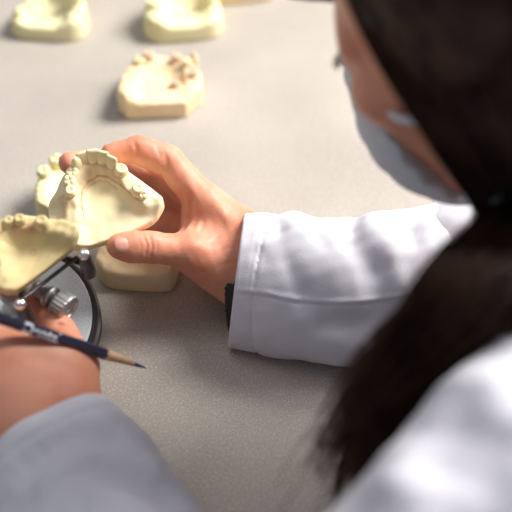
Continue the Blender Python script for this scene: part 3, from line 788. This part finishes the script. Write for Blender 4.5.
# folds
def SL(x_, y_, o=0):  # a place on the viewer's side of the sleeve
    t = np.clip((x_ - 236) / 254, 0, 1) * 5; i = min(int(t), 4); c = sa[i] + (sa[i + 1] - sa[i]) * (t - i); r = rr[i]
    cy = 256 - ((c - CAM) @ CU) / ((c - CAM) @ CF) * FPX; dd = (c - CAM) @ CF
    h_ = abs(y_ - cy) / FPX * dd / r
    return P(x_, y_, dd - r * .8 * math.sqrt(max(1 - h_ * h_, .02)) - o)
for pts, amp, sg in (
    ([(275, 222), (282, 238), (296, 252)], 4, 6), ([(296, 215), (300, 240), (312, 268), (330, 290)], -4, 8), ([(318, 222), (318, 245), (330, 262)], 4, 7),
    ([(345, 218), (350, 230), (352, 245)], 5, 8), ([(268, 262), (290, 268), (306, 290)], 3.5, 6), ([(310, 296), (330, 318), (355, 322), (385, 316)], 5, 8),
    ([(300, 310), (330, 336), (370, 340)], -3, 8), ([(352, 255), (372, 270), (390, 300)], 4, 8), ([(372, 232), (392, 250), (400, 280)], -4, 9), ([(262, 305), (285, 322), (300, 345)], 3, 6),
    ([(272, 240), (276, 262), (272, 285)], -2, 5), ([(330, 232), (340, 270), (352, 300)], -3, 8), ([(400, 225), (408, 240), (408, 265)], 5, 8), ([(275, 318), (300, 330), (340, 350)], -2.5, 7)):
    F.line([SL(a, b) for a, b in pts], amp * .7, sg * 1.45)
F.noise(1.0, 60, seed=15); F.noise(.35, 18, seed=16)
# seam and cuff hem
F.draw([(234, 292), (262, 295), (300, 302), (350, 304), (400, 298), (440, 290)], .7, 1.5)
F.draw([(234, 289.5), (262, 292.5), (300, 299.5), (350, 301.5), (400, 295.5), (440, 287.5)], -2.0, 1.5)
hp = P(268, 281, 702)
dA = ((x - hp[0]) * axd[0] + (y - hp[1]) * axd[1] + (z - hp[2]) * axd[2])
F.D = F.D + (1.0 * np.exp(-(dA / 1.2) ** 2) - .8 * (dA < 0)).astype(np.float32) + (.5 * np.exp(-((dA + 3) / 1.0) ** 2)).astype(np.float32)
tt = np.arctan2(((y - hp[1]) * S2 + (z - hp[2]) * S2), ((y - hp[1]) * S2 - (z - hp[2]) * S2))
F.D = F.D + (.3 * np.sin(tt * 17) * np.exp(-((dA - 2) / 7) ** 2)).astype(np.float32)
# open cuff: cut the end and hollow the sleeve
cut_n = nrm(P(236, 280, 700) - P(300, 284, 700)) + .06 * CU
cutp = P(236, 280, 700)
F.half(cutp, cut_n, 1.0)
inner = Field.__new__(Field); inner.lo, inner.h, inner.n, inner.ax = F.lo, F.h, F.n, F.ax; inner.D = np.full(F.n, 60.0, np.float32)
inner.chain([P(200, 279, 706)] + sa[:3], [40, 40, 38, 33], k=8, sq=(flat, .80))
F.D = smax(F.D, -inner.D, 1.2)
zt_ = (TZ + 1.0 - z) + 0 * F.D
F.D = smax(F.D, zt_.astype(np.float32), 4)
coat_parts.append(F.mesh())

# near sleeve, lower left
sb = [P(51, 440, 600), P(66, 468, 592), P(92, 516, 578), P(119, 570, 556), P(152, 650, 520)]
rb_ = [36, 41, 46, 49, 50]
A = np.array(sb)
F = Field(A.min(0) - 64, A.max(0) + 64, 1.7)
F.chain(sb, rb_, k=16)
F.draw([(10, 492), (28, 466), (60, 442), (90, 436), (128, 456)], 9, 8)
F.draw([(88, 466), (125, 476), (160, 492), (190, 520)], 8, 8)
F.draw([(36, 510), (50, 480), (80, 458), (110, 460), (150, 484)], -6, 7)
F.draw([(80, 512), (100, 492), (150, 512)], -5, 8)
F.draw([(105, 425), (130, 448), (165, 480)], -3, 7)
F.draw([(70, 512), (84, 490), (100, 486)], 4, 8)
F.noise(1.5, 50, seed=31); F.noise(.5, 18, seed=32)
bd = nrm(sb[0] - sb[1])
F.half(P(46, 440, 600), bd + V(.0, 0, 0), 1.5)
x, y, z = F.ax[0][:, None, None], F.ax[1][None, :, None], F.ax[2][None, None, :]
hp = P(54, 458, 596); dA = ((x - hp[0]) * bd[0] + (y - hp[1]) * bd[1] + (z - hp[2]) * bd[2])
F.D = F.D + (1.0 * np.exp(-(dA / 1.6) ** 2) - .5 * (dA > 0)).astype(np.float32)
inner = Field.__new__(Field); inner.lo, inner.h, inner.n, inner.ax = F.lo, F.h, F.n, F.ax; inner.D = np.full(F.n, 60.0, np.float32)
inner.chain([sb[0] + bd * 30, sb[0], sb[1], sb[2]], [33, 33, 34, 30], k=8)
F.D = smax(F.D, -inner.D, 1.2)
coat_parts.append(F.mesh())
p, f = join(coat_parts)
pmesh('lab_coat', p, f, M_coat)

# --- black band at the far wrist
bp_ = []
ctrw = P(239, 277, 712)
wn = nrm(P(300, 268, 703) - P(236, 266, 712)); e1 = CU - wn * (CU @ wn); e1 = nrm(e1); e2 = np.cross(wn, e1)
ring = [ctrw + wn * 2 + e1 * 36.5 * math.cos(a) - e1 * 2 + e2 * 26 * math.sin(a) for a in np.linspace(0, 2 * math.pi, 60)]
G = Field(np.min(ring, 0) - 8, np.max(ring, 0) + 8, 1.0)
for a, b in zip(ring[:-1], ring[1:]): G.cap(a - wn * 3.5, b + wn * 3.5, 2.2, 2.2, k=1)
pmesh('wristband', *G.mesh(), M_black)

# --- trousers and shoes under the table
F = Field(V(-120, -560, 0), V(560, 140, 640), 4.5)
fd = V(-.85, .5, 0); ld = V(-.5, -.85, 0)
for s in (-1, 1):
    hip = pelvis + ld * s * 80 + V(0, 0, -10); kne = hip + fd * 370 + ld * s * 30 + V(0, 0, 10); ank = V(kne[0], kne[1], 95) - fd * 20
    F.chain([hip, kne, ank], [82, 60, 42], k=20)
F.cap(pelvis + ld * 60, pelvis - ld * 60, 100, 100, k=30)
F.half(V(0, 0, 640), V(0, 0, 1))
pmesh('trousers', *F.mesh(), M_trouser)
for s in (-1, 1):
    hip = pelvis + ld * s * 80; kne = hip + fd * 370 + ld * s * 30; a = V(kne[0], kne[1], 0) - fd * 30
    G = Field(a - 190 + V(0, 0, 150), a + 240, 4)
    G.chain([a + V(0, 0, 45), a + fd * 80 + V(0, 0, 34), a + fd * 160 + V(0, 0, 24)], [42, 40, 34], k=10); G.cap(a + V(0, 0, 45), a + V(0, 0, 95), 40, 36, k=10)
    G.half(V(0, 0, 1), V(0, 0, -1), 3)
    pmesh('shoe', *G.mesh(), M_black)
st = empty('stool', V(pelvis[0], pelvis[1], 0), 'round black swivel stool under the seated person', 'stool')
link_mesh('seat', *revolve([(100, 360), (165, 365), (175, 380), (175, 400), (165, 412), (60, 416)], 48), M_stool, st)
link_mesh('pole', *revolve([(26, 60), (26, 360)], 24), M_steel, st)
for i in range(5):
    a = i * 2 * math.pi / 5 + .3
    lg = link_mesh('leg', *tube([V(0, 0, 80), V(260 * math.cos(a), 260 * math.sin(a), 55)], [22, 14], 10), M_steel, st)
    link_mesh('caster', *revolve([(20, -12), (26, -8), (26, 8), (20, 12)], 24, (262 * math.cos(a), 262 * math.sin(a), 27), V(-math.sin(a), math.cos(a), 0)), M_rubber, lg)

# ------------------------------------------------------------------ light
w = bpy.data.worlds.new('room_light'); scene.world = w; w.use_nodes = True
w.node_tree.nodes['Background'].inputs['Color'].default_value = (.80, .86, 1.0, 1); w.node_tree.nodes['Background'].inputs['Strength'].default_value = .24
def area(name, loc, aim, sx, sy, power, colr):
    L = bpy.data.lights.new(name, 'AREA'); L.shape = 'RECTANGLE'; L.size = sx; L.size_y = sy; L.energy = power; L.color = colr
    o = bpy.data.objects.new(name, L); col.objects.link(o); o.location = loc
    from mathutils import Vector
    o.rotation_euler = (Vector(aim) - Vector(loc)).to_track_quat('-Z', 'Y').to_euler(); return o
area('window_daylight', (1.2, .60, 2.2), (-.05, .15, .75), 1.0, .9, 88, (1.0, .965, .925))
area('ceiling_lamp', (-.5, .3, 2.4), (-.1, 0, .75), 1.0, .8, 5, (1.0, .97, .93))

# ------------------------------------------------------------------ camera
cam = bpy.data.cameras.new('camera'); co = bpy.data.objects.new('camera', cam); col.objects.link(co)
co.location = CAM * .001; co.rotation_euler = (math.radians(45), 0, 0)
cam.sensor_width = 24; cam.lens = FPX * 24 / 512; cam.clip_start = .02
cam.dof.use_dof = True; cam.dof.focus_distance = .690; cam.dof.aperture_fstop = 2.8; cam.dof.aperture_blades = 0
scene.camera = co
scene.view_settings.view_transform = 'Standard'; scene.view_settings.look = 'None'
scene.view_settings.exposure = .07; scene.view_settings.gamma = 1; scene.view_settings.use_curve_mapping = False
